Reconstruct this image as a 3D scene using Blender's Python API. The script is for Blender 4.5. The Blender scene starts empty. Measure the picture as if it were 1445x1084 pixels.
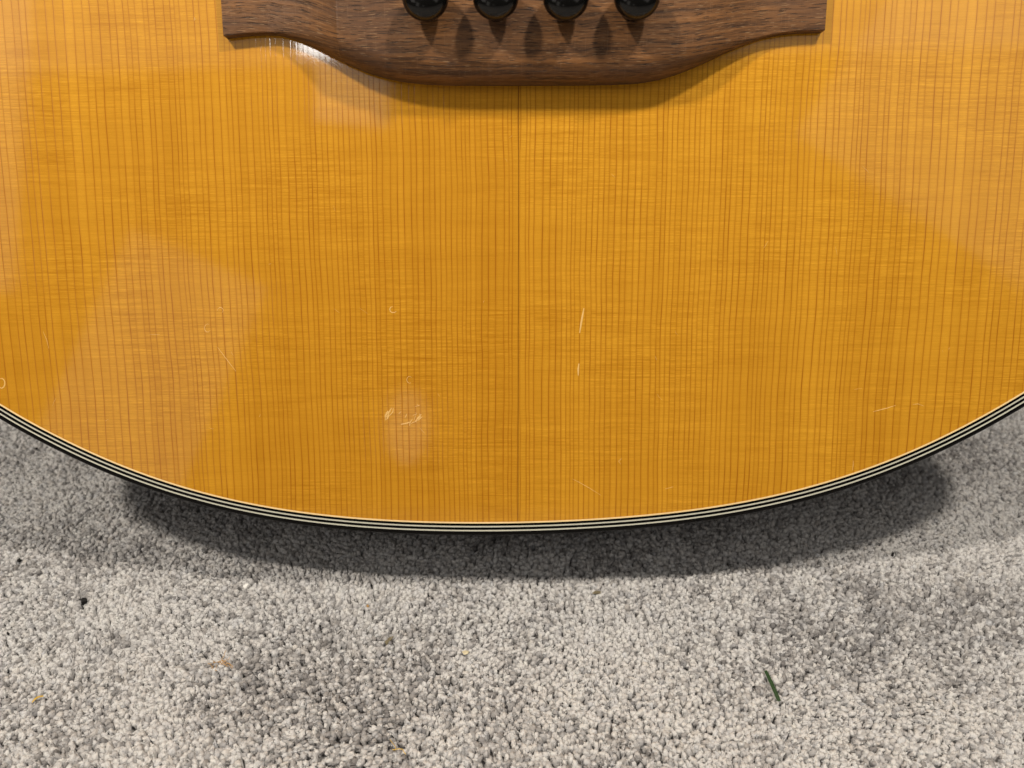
import bpy, bmesh, math, random
import numpy as np
from mathutils import Vector, Matrix
from math import radians, sin, cos, tan, pi

random.seed(7)
rng = np.random.default_rng(11)
S = bpy.context.scene
COL = S.collection

# ------------------------------------------------------------------ camera
PITCH = radians(30.0)                     # camera looks down over the carpet
LEAN = radians(19.0)                      # the guitar leans back by this much
BODY = 0.095                              # depth of the guitar body
BASE_Z = BODY * sin(LEAN)                 # height of the front bottom edge
CAM = Vector((-0.00204, -0.20089, 0.20497))
cd = bpy.data.cameras.new('camera')
cam = bpy.data.objects.new('camera', cd)
COL.objects.link(cam)
cam.location = CAM
cam.rotation_euler = (radians(90) - PITCH, 0, 0)
cd.sensor_fit = 'HORIZONTAL'
cd.sensor_width = 36.0
cd.lens = 1085.0 / 1445.0 * 36.0
cd.clip_start = 0.01
cd.clip_end = 50
cd.dof.use_dof = True
cd.dof.focus_distance = 0.245
cd.dof.aperture_fstop = 14.0
S.camera = cam

# ------------------------------------------------------------------ world and lamps
S.view_settings.view_transform = 'Standard'
S.view_settings.look = 'None'
S.view_settings.exposure = 0.0
S.view_settings.gamma = 1.0
wd = bpy.data.worlds.new('World')
S.world = wd
wd.use_nodes = True
bg = wd.node_tree.nodes['Background']
bg.inputs['Color'].default_value = (1.0, 0.93, 0.84, 1)
bg.inputs['Strength'].default_value = 0.03

GU = Vector((1, 0, 0))
GV = Vector((0, sin(LEAN), cos(LEAN)))
GW = Vector((0, -cos(LEAN), sin(LEAN)))
GO = Vector((0, 0, BASE_Z))


def guitar_pt(u, v, w):
    return GO + GU * u + GV * v + GW * w


def point_lamp(name, loc, power, radius, colour):
    l = bpy.data.lights.new(name, 'POINT')
    l.energy = power
    l.shadow_soft_size = radius
    l.color = colour
    o = bpy.data.objects.new(name, l)
    COL.objects.link(o)
    o.location = loc
    return o


def area_lamp(name, loc, target, sx, sy, power, colour, spread=180, roll=0.0):
    l = bpy.data.lights.new(name, 'AREA')
    l.shape = 'ELLIPSE' if name == 'hotspot_panel' else 'RECTANGLE'
    l.size = sx
    l.size_y = sy
    l.energy = power
    l.color = colour
    l.spread = radians(spread)
    o = bpy.data.objects.new(name, l)
    COL.objects.link(o)
    o.location = loc
    d = (Vector(target) - Vector(loc)).normalized()
    q = d.to_track_quat('-Z', 'Y').to_matrix().to_4x4() @ Matrix.Rotation(roll, 4, 'Z')
    o.rotation_euler = q.to_euler()
    return o


WARM = (1.0, 0.90, 0.76)
KEY_C = guitar_pt(0, 0.11, 0)
for lx, lv, pw in ((-0.88, 1.12, 26.2), (0.68, 1.34, 24.8)):
    d = (GU * lx + GV * lv + GW * 1.0).normalized()
    point_lamp('ceiling_lamp', KEY_C + d * 0.94, pw, 0.035, WARM)
# bounce from white ceiling and pale walls; last four are panels added for reflections
SOFT = (1.0, 0.93, 0.83)
area_lamp('ceiling_bounce', (0, -0.2, 2.4), (0, -0.2, 0), 3.2, 2.6, 6, SOFT)
area_lamp('wall_bounce', guitar_pt(-0.040, 0.860, 1.700), guitar_pt(0.000, 0.185, -0.000), 4.4, 0.70, 6.0, SOFT, roll=0.04)
area_lamp('wall_bounce', guitar_pt(-1.330, 0.533, 1.402), guitar_pt(-0.194, 0.165, -0.000), 0.62, 1.1, 1.9, SOFT, roll=0.10)
area_lamp('wall_bounce', guitar_pt(1.230, 0.560, 1.424), guitar_pt(0.180, 0.165, -0.000), 0.80, 1.1, 1.7, SOFT, roll=-0.85)
area_lamp('left_sheen_panel', guitar_pt(-0.882, -0.226, 1.606), guitar_pt(-0.119, 0.056, -0.000), 0.34, 0.60, 0.40, SOFT, roll=-0.32)  # panel added for the pale left-hand reflection in the lacquer
area_lamp('glint_panel', guitar_pt(-0.462, 0.552, 1.701), guitar_pt(-0.060, 0.155, 0.000), 0.085, 0.070, 0.46, (1, 0.97, 0.92))  # small panel added to mirror as the glint below the bridge
area_lamp('veil_panel', guitar_pt(-0.337, 0.392, 1.450), guitar_pt(-0.050, 0.142, 0.000), 0.15, 0.13, 0.065, (0.9, 0.95, 1.0))  # faint cool panel added for a grey veil next to the glint
area_lamp('hotspot_panel', guitar_pt(-0.279, -0.400, 1.729), guitar_pt(-0.037, 0.037, -0.000), 0.11, 0.20, 0.05, SOFT)  # elliptical panel added for the soft hot spot near the nicks


# ------------------------------------------------------------------ node helpers
class N:
    def __init__(self, name):
        self.m = bpy.data.materials.new(name)
        self.m.use_nodes = True
        self.t = self.m.node_tree
        self.b = self.t.nodes['Principled BSDF']

    def add(self, kind, **kw):
        n = self.t.nodes.new(kind)
        for k, v in kw.items():
            setattr(n, k, v)
        return n

    def lk(self, a, b):
        self.t.links.new(a, b)

    def val(self, sock, v):
        if isinstance(v, (int, float)):
            sock.default_value = v
        elif isinstance(v, tuple):
            sock.default_value = v if len(v) == len(sock.default_value) else v + (1,)
        else:
            self.lk(v, sock)

    def math(self, op, a, b=0.0, c=None, clamp=False):
        n = self.add('ShaderNodeMath', operation=op, use_clamp=clamp)
        self.val(n.inputs[0], a)
        self.val(n.inputs[1], b)
        if c is not None:
            self.val(n.inputs[2], c)
        return n.outputs[0]

    def smooth(self, x, lo, hi, a=0.0, b=1.0):
        n = self.add('ShaderNodeMapRange', interpolation_type='SMOOTHSTEP')
        self.val(n.inputs['Value'], x)
        self.val(n.inputs['From Min'], lo)
        self.val(n.inputs['From Max'], hi)
        self.val(n.inputs['To Min'], a)
        self.val(n.inputs['To Max'], b)
        return n.outputs['Result']

    def mix(self, fac, a, b, blend='MIX'):
        n = self.add('ShaderNodeMix', data_type='RGBA', blend_type=blend)
        self.val(n.inputs[0], fac)
        self.val(n.inputs[6], a)
        self.val(n.inputs[7], b)
        return n.outputs[2]

    def vec(self, x, y, z):
        n = self.add('ShaderNodeCombineXYZ')
        self.val(n.inputs[0], x)
        self.val(n.inputs[1], y)
        self.val(n.inputs[2], z)
        return n.outputs[0]

    def noise(self, v, scale=1.0, detail=2.0, rough=0.5, dist=0.0):
        n = self.add('ShaderNodeTexNoise')
        self.lk(v, n.inputs['Vector'])
        n.inputs['Scale'].default_value = scale
        n.inputs['Detail'].default_value = detail
        n.inputs['Roughness'].default_value = rough
        n.inputs['Distortion'].default_value = dist
        return n.outputs['Fac']

    def obj_mm(self):
        tc = self.add('ShaderNodeTexCoord')
        s = self.add('ShaderNodeVectorMath', operation='SCALE')
        self.lk(tc.outputs['Object'], s.inputs[0])
        s.inputs['Scale'].default_value = 1000.0
        sp = self.add('ShaderNodeSeparateXYZ')
        self.lk(s.outputs[0], sp.inputs[0])
        return s.outputs[0], sp.outputs[0], sp.outputs[1], sp.outputs[2]

    def bump(self, h, strength, dist, out='Normal'):
        n = self.add('ShaderNodeBump')
        self.lk(h, n.inputs['Height'])
        n.inputs['Strength'].default_value = strength
        n.inputs['Distance'].default_value = dist
        self.lk(n.outputs[0], self.b.inputs[out])
        return n


def plain(name, col, rough=0.5, spec=0.5, coat=0.0, coat_r=0.05, var=0.15, scale=1.5):
    k = N(name)
    p, u, v, w = k.obj_mm()
    f = k.noise(p, scale, 3, 0.6)
    lo = tuple(c * (1 - var) for c in col)
    hi = tuple(min(1, c * (1 + var)) for c in col)
    k.lk(k.mix(f, lo, hi), k.b.inputs['Base Color'])
    k.b.inputs['Roughness'].default_value = rough
    k.b.inputs['Specular IOR Level'].default_value = spec
    k.b.inputs['Coat Weight'].default_value = coat
    k.b.inputs['Coat Roughness'].default_value = coat_r
    return k.m


# ------------------------------------------------------------------ spruce top
def spruce():
    k = N('aged_spruce')
    p, u, v, w = k.obj_mm()
    # slow wander of the grain lines along their length
    wan = k.noise(k.vec(k.math('MULTIPLY', u, 0.010), k.math('MULTIPLY', v, 0.016), 0.0), 1.0, 2, 0.5)
    wan2 = k.noise(k.vec(k.math('MULTIPLY', u, 0.16), k.math('MULTIPLY', v, 0.05), 7.0), 1.0, 2, 0.5)
    a = k.math('ABSOLUTE', k.math('SUBTRACT', u, 0.4))
    # book matched halves whose lines run out towards the sides as they go down
    flare = k.math('MULTIPLY', k.math('MULTIPLY', k.math('SUBTRACT', 120.0, v), a), -0.00016)
    s = k.math('ADD', a, flare)
    s = k.math('ADD', s, k.math('MULTIPLY', k.math('SUBTRACT', wan, 0.5), 2.6))
    s = k.math('ADD', s, k.math('MULTIPLY', k.math('SUBTRACT', wan2, 0.5), 0.50))
    side = k.math('GREATER_THAN', u, 0.4)
    s = k.math('ADD', s, k.math('MULTIPLY', side, 0.35))
    over = k.math('MAXIMUM', k.math('SUBTRACT', s, 78.0), 0.0)
    t = k.math('SUBTRACT', k.math('MULTIPLY', s, 0.56), k.math('MULTIPLY', k.math('MULTIPLY', over, over), 0.0013))
    # ring clustering
    cl = k.noise(k.vec(k.math('MULTIPLY', t, 0.10), 3.0, 0.0), 1.0, 1, 0.5)
    t = k.math('ADD', t, k.math('MULTIPLY', cl, 3.2))
    vo = k.add('ShaderNodeTexVoronoi', voronoi_dimensions='1D', feature='DISTANCE_TO_EDGE')
    k.lk(t, vo.inputs['W'])
    vo.inputs['Scale'].default_value = 1.0
    vo.inputs['Randomness'].default_value = 0.72
    d = vo.outputs['Distance']
    vc = k.add('ShaderNodeTexVoronoi', voronoi_dimensions='1D', feature='F1')
    k.lk(t, vc.inputs['W'])
    vc.inputs['Scale'].default_value = 1.0
    vc.inputs['Randomness'].default_value = 0.72
    cell = k.add('ShaderNodeSeparateColor')
    k.lk(vc.outputs['Color'], cell.inputs[0])
    r1, r2 = cell.outputs[0], cell.outputs[1]
    # line darkness differs from line to line and along its length
    lv = k.noise(k.vec(k.math('MULTIPLY', t, 1.3), k.math('MULTIPLY', v, 0.035), 1.0), 1.0, 2, 0.6)
    lv = k.smooth(lv, 0.25, 0.72, 0.25, 1.0)
    dm = k.math('DIVIDE', d, k.math('MAXIMUM', k.math('SUBTRACT', 0.56, k.math('MULTIPLY', over, 0.0026)), 0.15))
    lw = k.smooth(k.noise(k.vec(k.math('MULTIPLY', t, 1.7), k.math('MULTIPLY', v, 0.05), 14.0), 1.0, 2, 0.6), 0.25, 0.75, 0.09, 0.24)
    fine = k.smooth(dm, 0.02, lw, 1.0, 0.0)
    soft = k.smooth(dm, 0.0, 0.70, 1.0, 0.0)
    line = k.math('MULTIPLY', fine, lv)
    # silk: fine cross streaks, partly broken up from ring to ring
    vb = k.math('ADD', v, k.math('MULTIPLY', r1, 2.2))
    k1 = k.noise(k.vec(k.math('MULTIPLY', u, 0.045), k.math('MULTIPLY', v, 1.6), 2.0), 1.0, 4, 0.66, 0.15)
    k2 = k.noise(k.vec(k.math('MULTIPLY', u, 0.15), k.math('MULTIPLY', vb, 3.6), 5.0), 1.0, 4, 0.70)
    k3 = k.noise(k.vec(k.math('MULTIPLY', u, 0.020), k.math('MULTIPLY', v, 0.20), 9.0), 1.0, 3, 0.55, 0.5)
    # silk shows most in the middle of each half
    zone = k.noise(k.vec(k.math('MULTIPLY', u, 0.020), k.math('MULTIPLY', v, 0.026), 4.0), 1.0, 2, 0.5)
    zone = k.smooth(zone, 0.34, 0.64, 0.30, 1.15)
    silk = k.math('MULTIPLY', k.math('ADD', k.math('SUBTRACT', k1, 0.5), k.math('MULTIPLY', k.math('SUBTRACT', k2, 0.5), 0.85)), zone)
    silk = k.math('ADD', silk, k.math('MULTIPLY', k.math('SUBTRACT', k3, 0.5), 0.25))
    dash = k.noise(k.vec(k.math('MULTIPLY', u, 0.085), k.math('MULTIPLY', v, 3.0), 12.0), 1.0, 1, 0.5)
    dashl = k.math('MULTIPLY', k.smooth(dash, 0.68, 0.76), zone)
    dashd = k.math('MULTIPLY', k.smooth(dash, 0.30, 0.22), zone)
    # slow drift of tone between rings
    band = k.noise(k.vec(k.math('MULTIPLY', s, 0.09), k.math('MULTIPLY', v, 0.004), 0.0), 1.0, 2, 0.6)
    tone = k.math('ADD', k.math('MULTIPLY', silk, 1.35), k.math('MULTIPLY', k.math('SUBTRACT', band, 0.5), 0.50))
    tone = k.math('ADD', tone, k.math('MULTIPLY', k.math('SUBTRACT', r2, 0.5), 0.14))
    tone = k.math('ADD', tone, k.math('MULTIPLY', dashl, 0.45))
    tone = k.math('SUBTRACT', tone, k.math('MULTIPLY', dashd, 0.16))
    tone = k.math('ADD', tone, k.math('MULTIPLY', side, 0.13))
    grain = k.noise(p, 3.6, 2, 0.7)
    tone = k.math('ADD', tone, k.math('MULTIPLY', k.math('SUBTRACT', grain, 0.5), 0.40))
    tone = k.math('ADD', tone, 0.5, clamp=True)
    col = k.mix(tone, SPRUCE_LO, SPRUCE_HI)
    col = k.mix(k.math('MULTIPLY', soft, 0.30), col, (0.40, 0.135, 0.004))
    col = k.mix(k.math('MULTIPLY', line, 0.86), col, (0.25, 0.056, 0.001))
    # the centre seam: a thin dark glue line
    seam = k.smooth(k.math('ABSOLUTE', u), 0.06, 0.20, 1.0, 0.0)
    col = k.mix(k.math('MULTIPLY', seam, 0.45), col, (0.12, 0.035, 0.004))
    k.lk(col, k.b.inputs['Base Color'])
    k.b.inputs['Roughness'].default_value = 0.54
    k.b.inputs['Specular IOR Level'].default_value = 1.0
    k.b.inputs['Specular Tint'].default_value = (1.0, 0.58, 0.10, 1)
    k.b.inputs['Coat Weight'].default_value = 1.0
    k.b.inputs['Coat IOR'].default_value = 1.5
    # the lacquer is slightly hazy and telegraphs the grain beneath it
    haze = k.noise(k.vec(k.math('MULTIPLY', u, 0.03), k.math('MULTIPLY', v, 0.03), 30.0), 1.0, 3, 0.6)
    k.lk(k.smooth(haze, 0.35, 0.75, 0.040, 0.065), k.b.inputs['Coat Roughness'])
    h = k.math('SUBTRACT', k.math('MULTIPLY', tone, 0.25), k.math('MULTIPLY', line, 0.6))
    k.bump(h, 0.35, 0.00002, 'Coat Normal')
    return k.m


SPRUCE_LO = (0.39, 0.145, 0.0016)
SPRUCE_HI = (0.74, 0.365, 0.026)


def rosewood():
    k = N('rosewood')
    p, u, v, w = k.obj_mm()
    vw = k.math('ADD', v, k.math('MULTIPLY', w, 0.8))
    bend = k.noise(k.vec(k.math('MULTIPLY', u, 0.03), k.math('MULTIPLY', v, 0.05), 0.0), 1.0, 2, 0.5)
    vw = k.math('ADD', vw, k.math('MULTIPLY', bend, 3.5))
    a = k.noise(k.vec(k.math('MULTIPLY', u, 0.020), k.math('MULTIPLY', vw, 0.50), 1.0), 1.0, 4, 0.6, 0.3)
    b = k.noise(k.vec(k.math('MULTIPLY', u, 0.10), k.math('MULTIPLY', vw, 2.2), 4.0), 1.0, 3, 0.65)
    c = k.noise(k.vec(k.math('MULTIPLY', u, 0.35), k.math('MULTIPLY', vw, 5.0), 8.0), 1.0, 2, 0.6)
    tone = k.math('ADD', k.math('MULTIPLY', k.math('SUBTRACT', a, 0.5), 2.3), k.math('MULTIPLY', k.math('SUBTRACT', b, 0.5), 1.2))
    tone = k.math('ADD', tone, k.math('MULTIPLY', k.math('SUBTRACT', c, 0.5), 0.7))
    tone = k.math('ADD', tone, 0.5, clamp=True)
    col = k.mix(tone, (0.038, 0.0145, 0.0045), (0.250, 0.108, 0.033))
    big = k.noise(k.vec(k.math('MULTIPLY', u, 0.03), k.math('MULTIPLY', v, 0.06), 20.0), 1.0, 2, 0.5)
    col = k.mix(k.smooth(big, 0.45, 0.68, 0.0, 0.55), col, (0.085, 0.042, 0.024))
    po = k.noise(k.vec(k.math('MULTIPLY', u, 0.20), k.math('MULTIPLY', vw, 3.0), 15.0), 1.0, 1, 0.5)
    pore = k.smooth(po, 0.635, 0.68)
    po2 = k.noise(k.vec(k.math('MULTIPLY', u, 0.12), k.math('MULTIPLY', vw, 2.4), 27.0), 1.0, 1, 0.5)
    pore2 = k.smooth(po2, 0.64, 0.69)
    pore = k.math('MAXIMUM', pore, pore2)
    light = k.smooth(k.noise(k.vec(k.math('MULTIPLY', u, 0.30), k.math('MULTIPLY', vw, 3.6), 41.0), 1.0, 1, 0.5), 0.61, 0.72)
    col = k.mix(k.math('MULTIPLY', light, 0.60), col, (0.33, 0.20, 0.10))
    # faint rub marks across the grain
    rub = k.smooth(k.noise(k.vec(k.math('MULTIPLY', u, 3.0), k.math('MULTIPLY', v, 0.12), 50.0), 1.0, 1, 0.5), 0.62, 0.74)
    col = k.mix(k.math('MULTIPLY', rub, 0.16), col, (0.30, 0.17, 0.09))
    col = k.mix(k.math('MULTIPLY', pore, 0.85), col, (0.012, 0.006, 0.004))
    k.lk(col, k.b.inputs['Base Color'])
    k.b.inputs['Roughness'].default_value = 0.48
    k.b.inputs['Specular IOR Level'].default_value = 0.35
    h = k.math('SUBTRACT', k.math('MULTIPLY', tone, 0.35), pore)
    k.bump(h, 0.7, 0.00012)
    return k.m


M_TOP = spruce()
M_ROSE = rosewood()
M_BLACK = plain('black_binding', (0.0025, 0.0022, 0.0022), 0.25, 0.12, 0.0, 0.08)
M_SIDE = plain('dark_side_wood', (0.030, 0.014, 0.008), 0.35, 0.4, 0.8, 0.06, 0.4, 0.3)
M_WHITE = plain('aged_white_purfling', (0.57, 0.57, 0.48), 0.4, 0.4, 0.7, 0.06, 0.10, 0.25)
M_CREAM = plain('cream_edge_strip', (0.93, 0.70, 0.36), 0.45, 0.4, 0.6, 0.06, 0.08, 0.3)
M_PIN = plain('black_plastic', (0.004, 0.0038, 0.0036), 0.14, 0.45, 0.0, 0.05, 0.1, 1.0)
M_MARK = plain('scuffed_lacquer', (0.80, 0.50, 0.16), 0.5, 0.5, 0.0, 0.1, 0.15, 2.0)


# ------------------------------------------------------------------ object helpers
def mesh_obj(name, verts, faces, mat, parent=None, smooth=None):
    me = bpy.data.meshes.new(name)
    me.from_pydata([tuple(v) for v in verts], [], faces)
    me.update()
    if smooth is not None:
        for p in me.polygons:
            p.use_smooth = True
        me.set_sharp_from_angle(angle=radians(smooth))
    me.materials.append(mat)
    o = bpy.data.objects.new(name, me)
    COL.objects.link(o)
    if parent is not None:
        o.parent = parent
    return o


def tag(o, label, cat, group=None):
    o['label'] = label
    o['category'] = cat
    if group:
        o['group'] = group


# ------------------------------------------------------------------ guitar
root = bpy.data.objects.new('acoustic_bass_guitar', None)
COL.objects.link(root)
root.empty_display_size = 0.05
rm = Matrix((GU, GV, GW)).transposed().to_4x4()
rm.translation = GO
root.matrix_world = rm
tag(root, 'glossy amber acoustic bass guitar leaning back with its rounded lower end on grey carpet', 'guitar')


# outline of the outermost white line (mm, guitar frame), measured where the photo shows it
def low(u):
    return 0.352 + 0.0213 * u + 7.83e-4 * u**2 + 3.43e-8 * u**4 - 3.14e-13 * u**6


def catmull(pts, n):
    out = []
    m = len(pts)
    for i in range(m):
        p0, p1, p2, p3 = (np.array(pts[(i + j - 1) % m], float) for j in range(4))
        for q in range(n):
            t = q / n
            out.append(0.5 * (2 * p1 + (p2 - p0) * t + (2 * p0 - 5 * p1 + 4 * p2 - p3) * t * t + (3 * p1 - p0 - 3 * p2 + p3) * t**3))
    return out


ctrl = [(u, low(u)) for u in range(-168, 169, 14)]
ctrl += [(182, 56.2), (195, 68.5), (206, 87), (212.5, 112), (213, 140), (204, 175), (184, 212), (158, 252), (144, 290), (150, 330), (158, 365),
         (148, 405), (118, 438), (70, 456), (0, 460), (-70, 456), (-118, 438), (-148, 405), (-158, 365), (-150, 330),
         (-144, 290), (-158, 252), (-184, 212), (-205, 175), (-214, 140), (-214, 110), (-207.5, 83), (-196.5, 64), (-183, 50)]
OUT = np.array(catmull(ctrl, 8)) / 1000.0


def offset(poly, d):                       # d > 0 goes outwards (outline runs counter-clockwise)
    t = np.roll(poly, -1, 0) - np.roll(poly, 1, 0)
    t /= np.linalg.norm(t, axis=1)[:, None]
    n = np.stack([t[:, 1], -t[:, 0]], 1)
    return poly + n * d


def ring(name, d_in, d_out, z, mat, thick=0.0016, label=None):
    """a strip of real thickness let into the edge of the top"""
    a, b = offset(OUT, d_in), offset(OUT, d_out)
    n = len(a)
    V, F = [], []
    for (arr, zz) in ((a, z), (b, z), (b, z - thick), (a, z - thick)):
        V += [(p[0], p[1], zz) for p in arr]
    for q in range(4):
        for i in range(n):
            j = (i + 1) % n
            q2 = (q + 1) % 4
            F.append((q * n + i, q2 * n + i, q2 * n + j, q * n + j)[::-1])
    o = mesh_obj(name, V, F, mat, root, 30)
    if label:
        o['label'] = label
    return o


# strips from the wood outwards: cream, black, white, black, white, black binding
mm = 0.001
ring('edge_strip', -3.40 * mm, -2.88 * mm, 0.00005, M_CREAM, label='pale cream strip along the edge of the amber wood')
ring('purfling', -2.88 * mm, -2.00 * mm, 0.00002, M_BLACK, label='inner black purfling line')
ring('purfling', -2.00 * mm, -1.50 * mm, 0.00004, M_WHITE, label='inner white purfling line')
ring('purfling', -1.50 * mm, -0.58 * mm, 0.00002, M_BLACK, label='black purfling line between the two white lines')
ring('purfling', -0.58 * mm, -0.08 * mm, 0.00004, M_WHITE, label='outer white purfling line')

# black binding rolled over the corner
prof = [(-0.08, -1.6), (-0.08, 0.0)]
R_ = 1.40
for i in range(7):
    a_ = pi / 2 * i / 6
    prof.append((0.45 + R_ * sin(a_), -R_ * (1 - cos(a_))))
prof += [(0.45 + R_, -6.0), (0.2, -6.0)]
prof = [(a_ * mm, z_ * mm) for a_, z_ in prof]
V, F = [], []
n = len(OUT)
for a_, z_ in prof:
    V += [(p[0], p[1], z_) for p in offset(OUT, a_)]
for q in range(len(prof) - 1):
    for i in range(n):
        j = (i + 1) % n
        F.append((q * n + i, q * n + j, (q + 1) * n + j, (q + 1) * n + i)[::-1])
mesh_obj('binding', V, F, M_BLACK, root, 40)
# side and back
a = offset(OUT, 1.0 * mm)
V = [(p[0], p[1], -0.0059) for p in a] + [(p[0], p[1], -BODY) for p in a]
F = [(i, i + n, (i + 1) % n + n, (i + 1) % n) for i in range(n)]
mesh_obj('side', V, F, M_SIDE, root, 40)
V = [(p[0], p[1], -BODY - 0.0005) for p in a] + [(0, 0.2, -BODY - 0.006)]
F = [(i, n, (i + 1) % n) for i in range(n)]
mesh_obj('back', V, F, M_SIDE, root, 40)

# the top, two book-matched halves that meet at a fine seam
inner = offset(OUT, -3.38 * mm)
for sgn in (-1, 1):
    gap = 0.00003
    us = np.linspace(0.00003, 0.208, 90)
    # lower and upper boundary by u, from the inner outline
    side_pts = [p for p in inner if p[0] * sgn > gap]
    side_pts.sort(key=lambda p: math.atan2(p[1] - 0.2, p[0] * sgn))
    lo_v = np.interp(0, *zip(*sorted([(p[0], p[1]) for p in inner if abs(p[0]) < 0.02 and p[1] < 0.1])))
    hi_v = np.interp(0, *zip(*sorted([(p[0], p[1]) for p in inner if abs(p[0]) < 0.03 and p[1] > 0.4])))
    loop = [(sgn * gap, lo_v)] + [tuple(p) for p in side_pts] + [(sgn * gap, hi_v)]
    m_ = len(loop)
    V = [(p[0], p[1], 0.0) for p in loop] + [(p[0], p[1], -0.0032) for p in loop]
    top = list(range(m_)) if sgn > 0 else list(range(m_))[::-1]
    F = [tuple(top), tuple(i + m_ for i in top[::-1])]
    for i in range(m_):
        j = (i + 1) % m_
        f_ = (i, i + m_, j + m_, j)
        F.append(f_ if sgn > 0 else f_[::-1])
    mesh_obj('soundboard_half', V, F, M_TOP, root)

# ------------------------------------------------------------------ bridge
EDGE = [(-87.6, 156.9), (-84.5, 157.2), (-80, 157.7), (-74.9, 157.9), (-70.5, 157.5), (-66.5, 156.4), (-61.0, 154.1),
        (-56.1, 151.6), (-50.5, 149.0), (-45.5, 147.0), (-40, 145.5), (-34.9, 144.5), (-28, 143.8), (-19.8, 143.5),
        (0, 143.5), (16, 143.55), (28, 143.7), (36.2, 144.1), (42, 145.0), (47.5, 146.5), (53, 148.6), (57.9, 150.7),
        (63, 153.1), (68.3, 155.2), (73, 156.8), (77.5, 157.7), (83, 158.3), (90.6, 158.5)]
eu, ev = np.array(EDGE).T
us = np.unique(np.concatenate([np.linspace(-87.6, 90.6, 230), [-52.4]]))
# smooth the measured edge a little
vb = np.interp(us, eu, ev)
ker = np.hanning(9)
ker /= ker.sum()
vb = np.convolve(np.pad(vb, 4, 'edge'), ker, 'valid')


def sst(x, a, b):
    t = min(1, max(0, (x - a) / (b - a)))
    return t * t * (3 - 2 * t)


H_C, H_W = 10.0, 3.2


def bridge_h(u):
    if u < 0:
        x = min(1, max(0, (u + 74) / (74 - 52.4)))       # scooped wing meets the flat middle at a crease
        return H_W + (H_C - H_W) * (0.35 * x + 0.65 * x * x)
    return H_W + (H_C - H_W) * (1 - sst(u, 44, 76))


rows = []
V, F = [], []
cols = []
for u, v0 in zip(us, vb):
    H = bridge_h(u)
    c = (H - H_W) / (H_C - H_W)
    rv = 0.45 + 5.0 * c
    rh = min(0.5 + 6.0 * c, H - 1.6)
    wall = H - rh
    pr = [(0, 0), (0.0, wall * 0.5), (0.02, wall)]
    for i in range(1, 9):
        a_ = pi / 2 * i / 8
        pr.append((rv * (1 - cos(a_)), wall + rh * sin(a_)))
    top_v = 2 * 171.5 - v0
    for q in (0.12, 0.25, 0.5, 0.75, 1.0):
        pr.append((rv + (top_v - v0 - rv - 1.2) * q, H))
    pr += [(top_v - v0 - 0.3, H - 0.35), (top_v - v0, H - 1.2), (top_v - v0, 0)]
    cols.append(len(V))
    for dv, w_ in pr:
        V.append((u * mm, (v0 + dv) * mm, w_ * mm))
    npr = len(pr)
for i in range(len(cols) - 1):
    for q in range(npr - 1):
        F.append((cols[i] + q, cols[i + 1] + q, cols[i + 1] + q + 1, cols[i] + q + 1))
F.append(tuple(cols[0] + q for q in range(npr)))
F.append(tuple(cols[-1] + q for q in range(npr))[::-1])
bridge = mesh_obj('bridge', V, F, M_ROSE, root, 32)


def lathe(profile, seg=40):
    V, F = [], []
    for r, z in profile:
        for i in range(seg):
            a_ = 2 * pi * i / seg
            V.append((r * cos(a_) * mm, r * sin(a_) * mm, z * mm))
    for q in range(len(profile) - 1):
        for i in range(seg):
            j = (i + 1) % seg
            F.append((q * seg + i, q * seg + j, (q + 1) * seg + j, (q + 1) * seg + i))
    F.append(tuple(range((len(profile) - 1) * seg, len(profile) * seg)))
    return V, F


PIN = [(3.8, -4.0), (3.9, 2.0), (4.1, 2.6), (4.7, 3.1), (5.5, 3.7), (6.05, 4.6), (6.45, 5.8), (6.5, 6.6), (6.25, 7.7),
       (5.7, 8.7), (4.9, 9.5), (3.4, 10.2), (1.9, 10.55), (0.5, 10.65)]
pv, pf = lathe(PIN)
for i, (pu, rz) in enumerate(((-26.2, 0.3), (-6.55, 1.1), (13.05, 2.0), (32.6, 2.7))):
    o = mesh_obj('bridge_pin', pv, pf, M_PIN, root, 50)
    o.location = (pu * mm, 163.0 * mm, H_C * mm)
    o.rotation_euler = (radians((-8.5, -10.5, -9.5, -11.0)[i]), radians((0.6, -0.5, -0.9, 0.7)[i]), 0.0)
# saddle slot piece, just above the frame
V = []
for z_ in (9.2, 12.2):
    V += [(-42 * mm, 176.5 * mm, z_ * mm), (44 * mm, 178.5 * mm, z_ * mm), (44 * mm, 181.5 * mm, z_ * mm), (-42 * mm, 179.5 * mm, z_ * mm)]
mesh_obj('saddle', V, [(3, 2, 1, 0), (4, 5, 6, 7), (0, 1, 5, 4), (1, 2, 6, 5), (2, 3, 7, 6), (3, 0, 4, 7)], M_WHITE, root)

# ------------------------------------------------------------------ scratches and nicks in the lacquer (mm, guitar frame)
FPX = 1085.0
CXP, CYP = 722.5, 542.0
CF = Vector((0, cos(PITCH), -sin(PITCH)))
CDN = Vector((0, -sin(PITCH), -cos(PITCH)))


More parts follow.
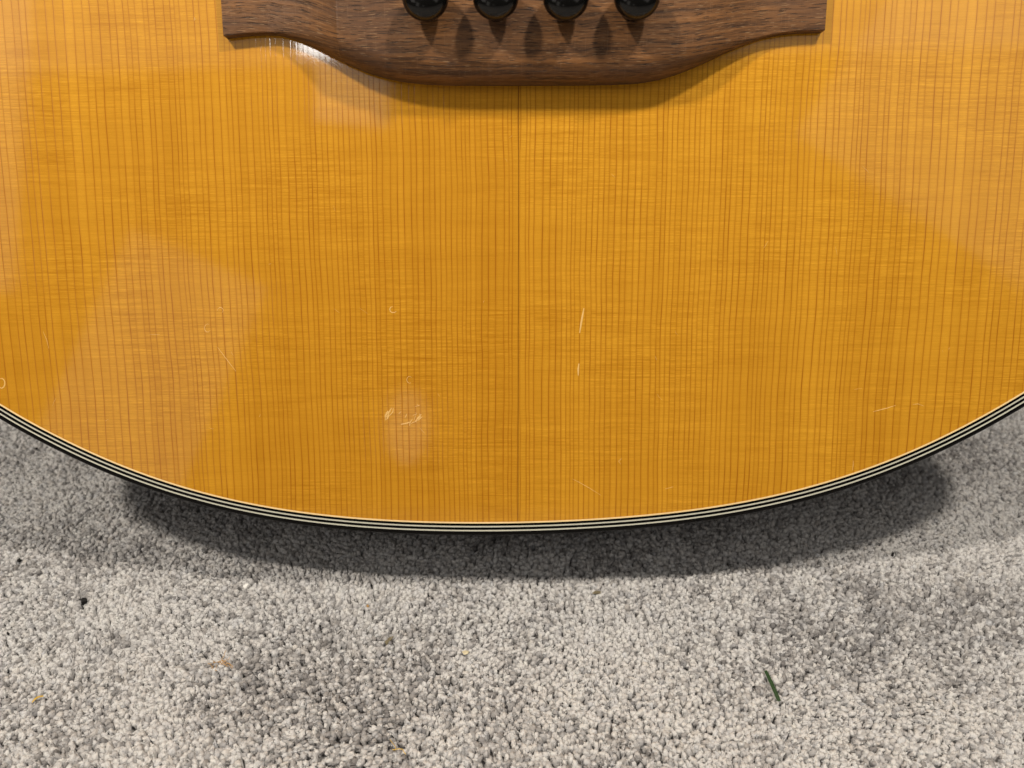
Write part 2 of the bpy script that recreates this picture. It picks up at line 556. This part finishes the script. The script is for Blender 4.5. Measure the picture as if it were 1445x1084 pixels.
def sliver(name, pts, width, mat, parent, height=0.00006):
    """a thin raised burr following a polyline on the top, tapered at both ends"""
    V, F = [], []
    k_ = len(pts)
    for i, (u, v) in enumerate(pts):
        p0 = pts[max(0, i - 1)]
        p1 = pts[min(k_ - 1, i + 1)]
        tx, ty = p1[0] - p0[0], p1[1] - p0[1]
        L = math.hypot(tx, ty) or 1
        nx, ny = -ty / L, tx / L
        wd_ = width * (0.25 + 0.75 * sin(pi * (i + 0.3) / (k_ - 0.4)))
        V += [((u + nx * wd_) * mm, (v + ny * wd_) * mm, 0.00001), (u * mm, v * mm, height), ((u - nx * wd_) * mm, (v - ny * wd_) * mm, 0.00001)]
    for i in range(k_ - 1):
        a_ = i * 3
        F += [(a_, a_ + 1, a_ + 4, a_ + 3), (a_ + 1, a_ + 2, a_ + 5, a_ + 4)]
    F = [f_[::-1] for f_ in F]
    return mesh_obj(name, V, F, mat, parent)


def arc(u, v, r, a0, a1, n_=7, sq=1.0):
    return [(u + r * cos(radians(a0 + (a1 - a0) * i / (n_ - 1))), v + sq * r * sin(radians(a0 + (a1 - a0) * i / (n_ - 1)))) for i in range(n_)]


SCRATCH = [
    ('scratch', [(21.02, 75.98), (20.6, 73.48), (20.19, 70.97), (19.79, 67.98)], 0.3),
    ('scratch', [(19.72, 58.02), (19.52, 56.15), (19.56, 54.04)], 0.28),
    ('scratch', [(-97.36, 63.37), (-95.5, 60.58), (-93.62, 57.79), (-91.94, 55.45)], 0.09),
    ('scratch', [(18.24, 18.83), (20.63, 17.59), (24.0, 15.6), (27.86, 13.11)], 0.07),
    ('scratch', [(116.76, 41.95), (118.58, 42.43), (121.31, 43.15), (124.01, 44.1)], 0.1),
    ('scratch', [(129.58, 44.34), (131.18, 44.58), (133.35, 43.86)], 0.08),
    ('scratch', [(49.45, 15.36), (52.04, 16.1)], 0.07),
    ('scratch', [(-153.21, 68.44), (-152.38, 65.68), (-152.02, 62.91)], 0.08),
    ('scratch', [(34.23, 24.01), (33.5, 24.99), (34.42, 25.97)], 0.09),
    ('scratch', [(111.7, 21.8), (111.77, 23.77), (111.64, 25.24)], 0.1),
    ('nick', [(-95.19, 74.51), (-94.78, 74.93), (-94.68, 75.48), (-94.92, 75.97), (-95.4, 76.2), (-95.96, 76.1), (-96.37, 75.69), (-96.49, 75.14)], 0.09),
    ('nick', [(-99.5, 70.75), (-100.16, 70.92), (-100.79, 70.5), (-101.12, 69.69), (-101.01, 68.83), (-100.51, 68.31), (-99.82, 68.34), (-99.27, 68.92)], 0.09),
    ('nick', [(-40.28, 76.53), (-40.94, 76.21), (-41.25, 75.59), (-41.06, 74.94), (-40.47, 74.55), (-39.72, 74.58), (-39.14, 75.02)], 0.15),
    ('nick', [(-34.74, 53.36), (-35.23, 53.73), (-35.82, 53.66), (-36.27, 53.17), (-36.39, 52.46), (-36.13, 51.82), (-35.61, 51.51), (-35.03, 51.65)], 0.09),
    ('nick', [(-169.95, 50.63), (-169.54, 49.97), (-168.9, 49.81), (-168.24, 50.21), (-167.78, 51.03), (-167.68, 51.98), (-167.97, 52.76), (-168.56, 53.1), (-169.24, 52.88)], 0.2),
    ('nick', [(-97.15, 162.04), (-96.88, 162.83), (-96.71, 162.24)], 0.14),
    ('nick', [(-43.45, 39.25), (-42.85, 40.15), (-42.53, 41.05)], 0.20441366376611947),
    ('nick', [(-42.44, 40.56), (-41.2, 41.9), (-41.09, 43.23)], 0.17193748729477706),
    ('nick', [(-42.87, 39.45), (-43.24, 40.21), (-42.83, 40.98)], 0.1780353332343063),
    ('nick', [(-43.51, 41.0), (-43.36, 41.56), (-42.14, 42.13)], 0.20743378684825697),
    ('nick', [(-43.59, 40.15), (-43.24, 41.13), (-41.92, 42.11)], 0.14622544530260398),
    ('nick', [(-43.82, 39.01), (-43.78, 40.66), (-42.85, 42.31)], 0.17806389228906444),
    ('nick', [(-42.66, 40.1), (-42.59, 41.67), (-41.6, 43.23)], 0.20762597121425033),
    ('nick', [(-34.66, 40.69), (-33.4, 41.21), (-33.74, 41.73)], 0.11124200195878461),
    ('nick', [(-32.9, 39.12), (-32.37, 39.67), (-31.61, 40.22)], 0.1891392490097606),
    ('nick', [(-33.26, 39.35), (-32.22, 40.29), (-32.45, 41.24)], 0.17183925708951764),
    ('nick', [(-35.23, 37.94), (-34.78, 38.3), (-33.6, 38.66)], 0.1262546540666435),
    ('nick', [(-33.81, 38.72), (-33.08, 39.86), (-31.9, 41.01)], 0.18607741879665102),
    ('nick', [(-33.41, 38.37), (-33.98, 38.77), (-32.68, 39.17)], 0.12518584583686204),
    ('nick', [(-33.9, 43.7), (-32.4, 44.08), (-33.24, 44.45)], 0.1176017577903387),
    ('nick', [(-35.86, 37.15), (-35.67, 38.34), (-34.78, 39.53)], 0.14976795325027223),
    ('nick', [(-34.17, 39.04), (-34.01, 39.99), (-33.65, 40.95)], 0.1024430812482868),
    ('nick', [(-33.9, 38.85), (-32.63, 40.02), (-31.96, 41.18)], 0.12524657543171167),
    ('nick', [(-37.29, 39.9), (-36.91, 40.59), (-36.65, 41.27)], 0.1438542705389787),
    ('nick', [(-39.3, 41.21), (-38.91, 41.6), (-38.57, 41.98)], 0.1245948489326153),
    ('nick', [(-38.7, 37.67), (-36.53, 38.06), (-35.86, 38.45)], 0.224218110385991),
    ('scratch', [(-79.19, 89.91), (-78.8, 89.99), (-78.41, 90.08)], 0.04993141357952054),
    ('scratch', [(-3.0, 128.3), (-2.21, 128.74), (-1.96, 129.17)], 0.031241964795958012),
    ('scratch', [(-85.4, 40.09), (-85.02, 40.64), (-84.97, 41.2)], 0.05471712140061907),
    ('scratch', [(-32.62, 36.56), (-31.79, 35.55), (-30.81, 34.54)], 0.047341788569205234),
    ('scratch', [(-4.24, 122.25), (-3.69, 121.73), (-3.61, 121.2)], 0.0350976875341396),
    ('scratch', [(45.45, 47.96), (46.14, 46.92), (47.21, 45.89)], 0.04084071678263798),
    ('scratch', [(44.34, 60.49), (44.7, 59.79), (44.96, 59.09)], 0.05413264832200429),
    ('scratch', [(137.32, 62.41), (137.52, 62.04), (137.76, 61.67)], 0.028828983627294066),
    ('scratch', [(139.35, 62.54), (139.46, 62.89), (139.8, 63.24)], 0.04739483670973617),
    ('scratch', [(122.26, 109.66), (122.29, 109.36), (122.57, 109.06)], 0.025393308313938007),
    ('scratch', [(106.45, 119.97), (107.7, 118.95), (108.72, 117.93)], 0.05136122404432864),
    ('scratch', [(-93.05, 62.07), (-92.84, 61.32), (-92.38, 60.57)], 0.0482072157675782),
    ('scratch', [(-11.14, 77.7), (-11.17, 78.07), (-10.94, 78.43)], 0.05094159474751758),
    ('scratch', [(28.78, 117.69), (29.34, 117.13), (30.06, 116.57)], 0.040689588763945336),
    ('scratch', [(-153.08, 43.69), (-152.4, 45.2), (-151.45, 46.69)], 0.04862162447942066),
    ('scratch', [(-57.82, 108.13), (-57.62, 107.15), (-57.36, 106.18)], 0.027853590118257908),
    ('scratch', [(-118.99, 67.56), (-117.59, 67.5), (-115.69, 67.44)], 0.04829758713638172),
    ('scratch', [(-136.25, 38.78), (-135.55, 39.13), (-135.07, 39.48)], 0.050093259247841915),
    ('scratch', [(-26.38, 48.09), (-26.05, 47.56), (-25.8, 47.03)], 0.0398276568635899),
    ('scratch', [(-51.02, 76.05), (-49.59, 75.13), (-48.29, 74.19)], 0.02516686372044034),
    ('scratch', [(-59.06, 75.73), (-58.27, 75.13), (-57.36, 74.52)], 0.03236323537182291),
    ('scratch', [(100.05, 95.51), (100.48, 94.11), (100.9, 92.71)], 0.04380101673342865),
    ('scratch', [(50.68, 68.79), (50.74, 68.05), (51.4, 67.31)], 0.03416951215343256),
    ('scratch', [(109.86, 49.37), (111.16, 49.58), (112.34, 49.79)], 0.029220027011266997),
    ('scratch', [(77.49, 94.95), (78.16, 96.04), (78.7, 97.13)], 0.0492706677963102),
    ('scratch', [(-102.25, 36.45), (-101.33, 36.25), (-100.49, 36.05)], 0.0355132257211879),
]
for nm, pts, wd_ in SCRATCH:
    sliver(nm, pts, wd_, M_MARK, root)

# ------------------------------------------------------------------ carpet
k = N('carpet_backing')
p, u, v, w = k.obj_mm()
f1 = k.noise(p, 0.5, 3, 0.7)
f2 = k.noise(p, 0.016, 3, 0.5)
colr = k.mix(f1, (0.27, 0.265, 0.268), (0.44, 0.43, 0.435))
colr = k.mix(k.smooth(f2, 0.35, 0.65, 0.0, 0.5), colr, (0.34, 0.32, 0.305))
vt = k.add('ShaderNodeTexVoronoi')
k.lk(p, vt.inputs['Vector'])
vt.inputs['Scale'].default_value = 0.62
vs = k.add('ShaderNodeSeparateColor')
k.lk(vt.outputs['Color'], vs.inputs[0])
colr = k.mix(k.math('MULTIPLY', vs.outputs[0], 0.6), colr, (0.52, 0.51, 0.515))
colr = k.mix(k.smooth(vt.outputs['Distance'], 0.35, 0.75, 0.0, 0.5), colr, (0.20, 0.19, 0.19))
k.lk(colr, k.b.inputs['Base Color'])
k.b.inputs['Roughness'].default_value = 0.95
k.b.inputs['Specular IOR Level'].default_value = 0.1
k.bump(f1, 1.0, 0.002)
ca = mesh_obj('carpet', [(-2.5, -2.5, -0.0029), (2.5, -2.5, -0.0029), (2.5, 2.5, -0.0029), (-2.5, 2.5, -0.0029),
                         (-2.5, -2.5, -0.012), (2.5, -2.5, -0.012), (2.5, 2.5, -0.012), (-2.5, 2.5, -0.012)],
              [(0, 1, 2, 3), (7, 6, 5, 4), (0, 4, 5, 1), (1, 5, 6, 2), (2, 6, 7, 3), (3, 7, 4, 0)], k.m)
ca['kind'] = 'structure'
ca['label'] = 'mottled pale grey cut pile carpet the guitar stands on'


def wave_noise(x, y, wl, n_=14, seed=0):
    r = np.random.default_rng(seed)
    o = np.zeros_like(x)
    for i in range(n_):
        th = r.uniform(0, 2 * pi)
        kk = 2 * pi / (wl * r.uniform(0.55, 1.8))
        o += np.cos(kk * (cos(th) * x + sin(th) * y) + r.uniform(0, 2 * pi))
    return o / math.sqrt(n_ / 2)


# tuft positions: a jittered staggered grid over what the view can reach
SP = 0.00152
ys = np.arange(-0.088, 0.152, SP * 0.9)
P = []
for j, y in enumerate(ys):
    half = 0.190 + max(0, (y + 0.06)) * 0.68
    xs = np.arange(-half, half, SP) + (SP / 2 if j % 2 else 0)
    P.append(np.stack([xs, np.full_like(xs, y)], 1))
P = np.concatenate(P)
P += rng.normal(0, SP * 0.24, P.shape)
# nothing of the pile is seen deep under the body
lim = np.abs(P[:, 0]) < 0.115
P = P[~(lim & (P[:, 1] > 0.075))]
NT = len(P)
tx, ty = P[:, 0], P[:, 1]
patch = 0.65 * wave_noise(tx, ty, 0.090, seed=17268) + 0.45 * wave_noise(tx, ty, 0.028, seed=4) + 0.25 * wave_noise(tx, ty, 0.012, seed=9)
ind = rng.normal(0, 1, NT)
val = 0.85 + 0.150 * patch + 0.265 * ind
val = np.clip(val, 0.10, 1.0)
warm = rng.normal(0, 1, NT)
lo_c = np.array([0.235, 0.225, 0.233])
hi_c = np.array([0.92, 0.91, 0.92])
tc_ = lo_c + (hi_c - lo_c) * (val[:, None] ** 1.25)
tc_ *= 1 + np.stack([0.012 * warm, 0.002 * warm, -0.012 * warm], 1)
leanx = 0.30 * wave_noise(tx, ty, 0.09, seed=5) + rng.normal(0, 0.50, NT)
leany = 0.30 * wave_noise(tx, ty, 0.09, seed=6) + rng.normal(0, 0.50, NT) - 0.10
hgt = 0.0030 + rng.normal(0, 0.00030, NT) + 0.00022 * wave_noise(tx, ty, 0.03, seed=8)

# each tuft: a rounded, leaning, slightly lopsided yarn end of 30 triangles
SID = 6
base_z = -0.0029
tw = 0.00107 * rng.uniform(0.78, 1.22, NT)
asp = rng.uniform(0.72, 1.30, NT)
rot = rng.uniform(0, 2 * pi, NT)
verts = np.zeros((NT, 19, 3), np.float32)
for lev, (zf, rf) in enumerate(((0.22, 0.80), (0.70, 1.0), (0.92, 0.76))):
    for c6 in range(SID):
        aa = c6 * 2 * pi / SID + lev * 0.5
        rr_ = tw * rf * rng.uniform(0.62, 1.30, NT)
        lx = np.cos(aa) * rr_ * asp
        ly = np.sin(aa) * rr_ / asp
        verts[:, lev * 6 + c6, 0] = tx + lx * np.cos(rot) - ly * np.sin(rot) + leanx * 0.0009 * zf
        verts[:, lev * 6 + c6, 1] = ty + lx * np.sin(rot) + ly * np.cos(rot) + leany * 0.0009 * zf
        verts[:, lev * 6 + c6, 2] = base_z + hgt * zf * (1 + (0.10 if lev else 0) * rng.normal(0, 1, NT)) - 0.0001
verts[:, 18, 0] = tx + leanx * 0.0010 + rng.normal(0, 0.00015, NT)
verts[:, 18, 1] = ty + leany * 0.0010 + rng.normal(0, 0.00015, NT)
verts[:, 18, 2] = base_z + hgt
tri = []
for lev in range(2):
    for c6 in range(SID):
        d6 = (c6 + 1) % SID
        a6, b6, e6, f6 = lev * 6 + c6, lev * 6 + d6, lev * 6 + 6 + d6, lev * 6 + 6 + c6
        tri += [(a6, b6, e6), (a6, e6, f6)]
for c6 in range(SID):
    tri.append((12 + c6, 12 + (c6 + 1) % SID, 18))
tri = np.array(tri, np.int32)
faces = (tri[None] + (np.arange(NT, dtype=np.int32) * 19)[:, None, None]).reshape(-1, 3)
# loose yarn strands standing out of every tuft
NS = 2
sv_ = np.zeros((NT, NS, 7, 3), np.float32)
an = rng.uniform(0, 2 * pi, (NT, NS))
ra = tw[:, None] * rng.uniform(0.15, 0.95, (NT, NS))
sx0 = tx[:, None] + ra * np.cos(an) + leanx[:, None] * 0.0007
sy0 = ty[:, None] + ra * np.sin(an) + leany[:, None] * 0.0007
kx = np.cos(an) * rng.uniform(-0.1, 0.6, (NT, NS)) * 0.0008 + leanx[:, None] * 0.0006 + rng.normal(0, 0.00022, (NT, NS))
ky = np.sin(an) * rng.uniform(-0.1, 0.6, (NT, NS)) * 0.0008 + leany[:, None] * 0.0006 + rng.normal(0, 0.00022, (NT, NS))
st = 0.00030 * rng.uniform(0.7, 1.4, (NT, NS))
sz = hgt[:, None] * rng.uniform(0.92, 1.13, (NT, NS))
for lev, (zf, of, tf) in enumerate(((0.45, 0.0, 1.0), (0.90, 0.7, 1.0))):
    for c3 in range(3):
        aa = an + c3 * 2 * pi / 3 + 0.4 * lev
        sv_[:, :, lev * 3 + c3, 0] = sx0 + kx * of + np.cos(aa) * st * tf
        sv_[:, :, lev * 3 + c3, 1] = sy0 + ky * of + np.sin(aa) * st * tf
        sv_[:, :, lev * 3 + c3, 2] = base_z + sz * zf
sv_[:, :, 6, 0] = sx0 + kx
sv_[:, :, 6, 1] = sy0 + ky
sv_[:, :, 6, 2] = base_z + sz
tr3 = []
for c3 in range(3):
    d3 = (c3 + 1) % 3
    tr3 += [(c3, d3, 3 + d3), (c3, 3 + d3, 3 + c3), (3 + c3, 3 + d3, 6)]
tr3 = np.array(tr3, np.int32)
f2 = (tr3[None] + NT * 19 + (np.arange(NT * NS, dtype=np.int32) * 7)[:, None, None]).reshape(-1, 3)
faces = np.concatenate([faces, f2])
allv = np.concatenate([verts.reshape(-1, 3), sv_.reshape(-1, 3)])
me = bpy.data.meshes.new('pile')
me.vertices.add(len(allv))
me.vertices.foreach_set('co', allv.reshape(-1))
me.loops.add(len(faces) * 3)
me.loops.foreach_set('vertex_index', faces.reshape(-1))
me.polygons.add(len(faces))
me.polygons.foreach_set('loop_start', np.arange(0, len(faces) * 3, 3, dtype=np.int32))
me.polygons.foreach_set('use_smooth', np.ones(len(faces), bool))
at = me.color_attributes.new('yarn', 'FLOAT_COLOR', 'POINT')
sc_ = np.ones((NT, 19, 4), np.float32)
sv = 1 + rng.normal(0, 0.09, (NT, 19, 1))
sc_[..., :3] = np.clip(tc_[:, None, :] * sv, 0, 0.95)
s3 = np.ones((NT, NS, 7, 4), np.float32)
s3[..., :3] = np.clip(tc_[:, None, None, :] * (1.04 + rng.normal(0, 0.12, (NT, NS, 1, 1))), 0, 0.95)
at.data.foreach_set('color', np.concatenate([sc_.reshape(-1), s3.reshape(-1)]))
me.update()
print('tufts', NT, 'tris', len(faces))
k = N('carpet_yarn')
ca_n = k.add('ShaderNodeAttribute', attribute_name='yarn')
p, u, v, w = k.obj_mm()
fz = k.noise(p, 7.0, 2, 0.7)
k.lk(k.mix(k.smooth(fz, 0.3, 0.7, 0.0, 0.22), ca_n.outputs['Color'], (0.36, 0.345, 0.34)), k.b.inputs['Base Color'])
k.b.inputs['Roughness'].default_value = 0.75
k.b.inputs['Specular IOR Level'].default_value = 0.25
k.b.inputs['Sheen Weight'].default_value = 0.15
k.b.inputs['Sheen Roughness'].default_value = 0.4
tl = k.add('ShaderNodeBsdfTranslucent')
k.lk(ca_n.outputs['Color'], tl.inputs['Color'])
mx = k.add('ShaderNodeMixShader')
mx.inputs[0].default_value = 0.26
k.lk(k.b.outputs[0], mx.inputs[1])
k.lk(tl.outputs[0], mx.inputs[2])
k.bump(k.noise(p, 4.5, 2, 0.7), 0.6, 0.0006)
k.lk(mx.outputs[0], k.t.nodes['Material Output'].inputs['Surface'])
me.materials.append(k.m)
pile = bpy.data.objects.new('pile', me)
COL.objects.link(pile)
pile.parent = ca
pile['kind'] = 'stuff'

# ------------------------------------------------------------------ bits lying on the carpet
M_CRUMB = plain('charred_crumb', (0.012, 0.011, 0.012), 0.8, 0.3, 0, 0.05, 0.5, 2.0)
M_GRASS = plain('dried_green_grass', (0.019, 0.050, 0.016), 0.5, 0.4, 0, 0.05, 0.4, 1.5)
M_STRAW = plain('straw', (0.55, 0.36, 0.07), 0.6, 0.3, 0, 0.05, 0.3, 2.0)
M_FLUFF = plain('orange_fibre', (0.46, 0.27, 0.11), 0.8, 0.2, 0, 0.05, 0.3, 2.0)
M_FLAKE = plain('cream_flake', (0.62, 0.55, 0.38), 0.6, 0.3, 0, 0.05, 0.15, 1.0)
M_BEAD = plain('white_bead', (0.93, 0.93, 0.92), 0.35, 0.5, 0, 0.05, 0.04, 1.0)
M_OLIVE = plain('dry_leaf_bit', (0.16, 0.135, 0.085), 0.7, 0.3, 0, 0.05, 0.4, 1.0)


def lump(name, x, y, z, size, mat, seed, squash=(1, 1, 0.8), sub=2, rough=0.28):
    bm = bmesh.new()
    bmesh.ops.create_icosphere(bm, subdivisions=sub, radius=1.0)
    r = random.Random(seed)
    ax = [Vector((sx_ + r.gauss(0, .2), sy_ + r.gauss(0, .2), sz_ + r.gauss(0, .2))).normalized()
          for sx_, sy_, sz_ in ((1, 0, 0), (-1, 0, 0), (0, 1, 0), (0, -1, 0), (0, 0, 1), (0.7, 0.7, 0.3))]
    dd = [r.uniform(0.52, 0.72) for _ in range(6)]
    for vx in bm.verts:
        q = vx.co.copy()
        for a3, d3 in zip(ax, dd):        # broken facets
            e = q.dot(a3) - d3
            if e > 0:
                q -= a3 * e * 0.97
        q *= 1 + r.uniform(-rough, rough) * 0.25
        vx.co = Vector((q.x * squash[0], q.y * squash[1], q.z * squash[2])) * size
    me_ = bpy.data.meshes.new(name)
    bm.to_mesh(me_)
    bm.free()
    me_.materials.append(mat)
    o = bpy.data.objects.new(name, me_)
    COL.objects.link(o)
    o.location = (x, y, z)
    o.rotation_euler = (r.uniform(-0.3, 0.3), r.uniform(-0.3, 0.3), r.uniform(0, 6))
    return o


def blade(name, a3, b3, width, mat, sag=0.0005, n_=8, tip=0.6, thick=0.00025, curl=0.0):
    """a slim folded blade from a3 to b3"""
    a3, b3 = Vector(a3), Vector(b3)
    mid = (a3 + b3) / 2
    d = b3 - a3
    side = Vector((-d.y, d.x, 0)).normalized()
    V, F = [], []
    for i in range(n_ + 1):
        t = i / n_
        c = a3 - mid + d * t + Vector((0, 0, sag * sin(pi * t))) + side * curl * sin(pi * t)
        wv = width / 2 * (tip + (1 - tip) * min(1, 3 * t, ) if t < 0.34 else 1.0)
        V += [c + side * wv + Vector((0, 0, thick)), c, c - side * wv + Vector((0, 0, thick)), c + Vector((0, 0, thick * 1.2)) * 1.0]
    for i in range(n_):
        q = i * 4
        for s_ in range(4):
            F.append((q + s_, q + (s_ + 1) % 4, q + 4 + (s_ + 1) % 4, q + 4 + s_))
    F += [(0, 3, 2, 1), (n_ * 4, n_ * 4 + 1, n_ * 4 + 2, n_ * 4 + 3)]
    o = mesh_obj(name, V, F, mat, None, 45)
    o.location = mid
    return o


def strands(name, x, y, z, n_, length, rad_, mat, seed, spread=0.001):
    r = random.Random(seed)
    V, F = [], []
    for s_ in range(n_):
        q = Vector((r.gauss(0, spread), r.gauss(0, spread * 0.4), r.uniform(0, 0.0004)))
        th = r.gauss(0.1, 0.5)
        pts = []
        for i in range(7):
            pts.append(q.copy())
            th += r.gauss(0, 0.45)
            q = q + Vector((cos(th), sin(th), r.gauss(0, 0.15))) * (length / 6)
        b0 = len(V)
        for i, c in enumerate(pts):
            dv = (pts[min(6, i + 1)] - pts[max(0, i - 1)]).normalized()
            n1 = dv.cross(Vector((0, 0, 1))).normalized()
            n2 = dv.cross(n1)
            for c3 in range(3):
                V.append(c + (n1 * cos(c3 * 2.094) + n2 * sin(c3 * 2.094)) * rad_)
        for i in range(6):
            for c3 in range(3):
                d3 = (c3 + 1) % 3
                F.append((b0 + i * 3 + c3, b0 + i * 3 + d3, b0 + i * 3 + 3 + d3, b0 + i * 3 + 3 + c3))
    cen = sum(V, Vector()) / len(V)
    V = [q - Vector((cen.x, cen.y, 0)) for q in V]
    o = mesh_obj(name, V, F, mat, None, 60)
    o.location = (x, y, z)
    return o


o = blade('grass_clipping', (0.07944, -0.03286, 0.0014), (0.08036, -0.04428, 0.0014), 0.00126, M_GRASS, sag=0.0002, tip=0.85, curl=0.0)
tag(o, 'dark green cut blade of grass lying on the pale carpet', 'grass clipping')
o = lump('crumb', -0.15432, -0.00258, 0.0012, 0.00157, M_CRUMB, 3, (0.85, 0.85, 1))
tag(o, 'largest square-edged black crumb on the carpet left of the guitar', 'crumb', 'dark specks on the carpet')
o = lump('crumb', -0.18938, 0.01871, 0.0008, 0.00103, M_CRUMB, 5, (1, 1, 0.8))
tag(o, 'small black crumb on the carpet near the left edge, behind the largest one', 'crumb', 'dark specks on the carpet')
o = lump('crumb', -0.17356, -0.01679, 0.0006, 0.00077, M_CRUMB, 6, (1.5, 0.6, 0.5))
tag(o, 'flat dark sliver of crumb at the far left edge of the carpet', 'crumb', 'dark specks on the carpet')
o = lump('crumb', -0.1429, -0.01524, 0.0006, 0.00053, M_CRUMB, 7, (1, 1, 0.8))
tag(o, 'pinhead black crumb just in front of the largest square-edged crumb', 'crumb', 'dark specks on the carpet')
o = lump('crumb', -0.06809, -0.01336, 0.0006, 0.00054, M_CRUMB, 8, (1, 1, 0.8))
tag(o, 'pinhead black crumb in front of the left part of the guitar shadow', 'crumb', 'dark specks on the carpet')
o = lump('crumb', 0.02952, -0.0295, 0.0006, 0.00051, M_CRUMB, 9, (1, 1, 0.8))
tag(o, 'pinhead black crumb on the bright carpet between cream flake and grass blade', 'crumb', 'dark specks on the carpet')
o = lump('crumb', 0.07424, -0.03855, 0.0008, 0.00045, M_CRUMB, 10, (1, 1, 0.8))
tag(o, 'pinhead black crumb just left of the green grass blade', 'crumb', 'dark specks on the carpet')
o = lump('crumb', 0.14417, 0.02221, 0.0007, 0.00109, M_CRUMB, 11, (0.7, 0.7, 1))
tag(o, 'grey-black crumb at the right end of the guitar shadow', 'crumb', 'dark specks on the carpet')
o = lump('crumb', -0.22263, 0.09293, 0.0008, 0.00086, M_CRUMB, 12, (1, 1, 0.8))
tag(o, 'black crumb on the carpet close below the left end of the binding', 'crumb', 'dark specks on the carpet')
o = lump('white_bead', -0.09908, 0.00539, 0.0008, 0.00104, M_BEAD, 21, (1.2, 1, 0.9))
tag(o, 'tiny white bead on the carpet in front of the shadow', 'bead')
o = blade('straw_fragment', (-0.15016, -0.04453, 0.001), (-0.14786, -0.04222, 0.001), 0.00075, M_STRAW, sag=0.0004, curl=0.0004)
tag(o, 'short curved yellow straw bit on the carpet at lower left', 'straw')
o = lump('flake', -0.01743, -0.0249, 0.0008, 0.00141, M_FLAKE, 23, (1.2, 0.9, 0.22))
tag(o, 'cream coloured thin flake on the carpet in front of the guitar middle', 'flake')
o = lump('leaf_fragment', 0.02862, 0.00223, 0.0006, 0.00128, M_OLIVE, 24, (1.6, 0.6, 0.25))
tag(o, 'dark olive bit of leaf at the front edge of the guitar shadow', 'leaf fragment')
o = lump('leaf_fragment', -0.04363, -0.01894, 0.0, 0.00180, M_OLIVE, 25, (1.6, 0.5, 0.2))
tag(o, 'wide dull brown shred of leaf sunk in the carpet left of the cream flake', 'leaf fragment')
o = lump('orange_bit', -0.05321, -0.00426, 0.0006, 0.00075, M_FLUFF, 26, (1.1, 0.8, 0.5))
tag(o, 'tiny orange bit on the carpet just in front of the guitar shadow', 'orange bit')
o = strands('orange_fluff', -0.09693, -0.02893, 0.0003, 12, 0.00371, 0.00009, M_FLUFF, 5, 0.0013)
tag(o, 'thin tuft of orange fluff caught on the carpet', 'fluff')
o = strands('straw_fibre', -0.03571, -0.05968, 0.0006, 2, 0.00497, 0.00012, M_STRAW, 8, 0.0002)
tag(o, 'fine pale yellow fibre on the carpet at the bottom edge', 'fibre')
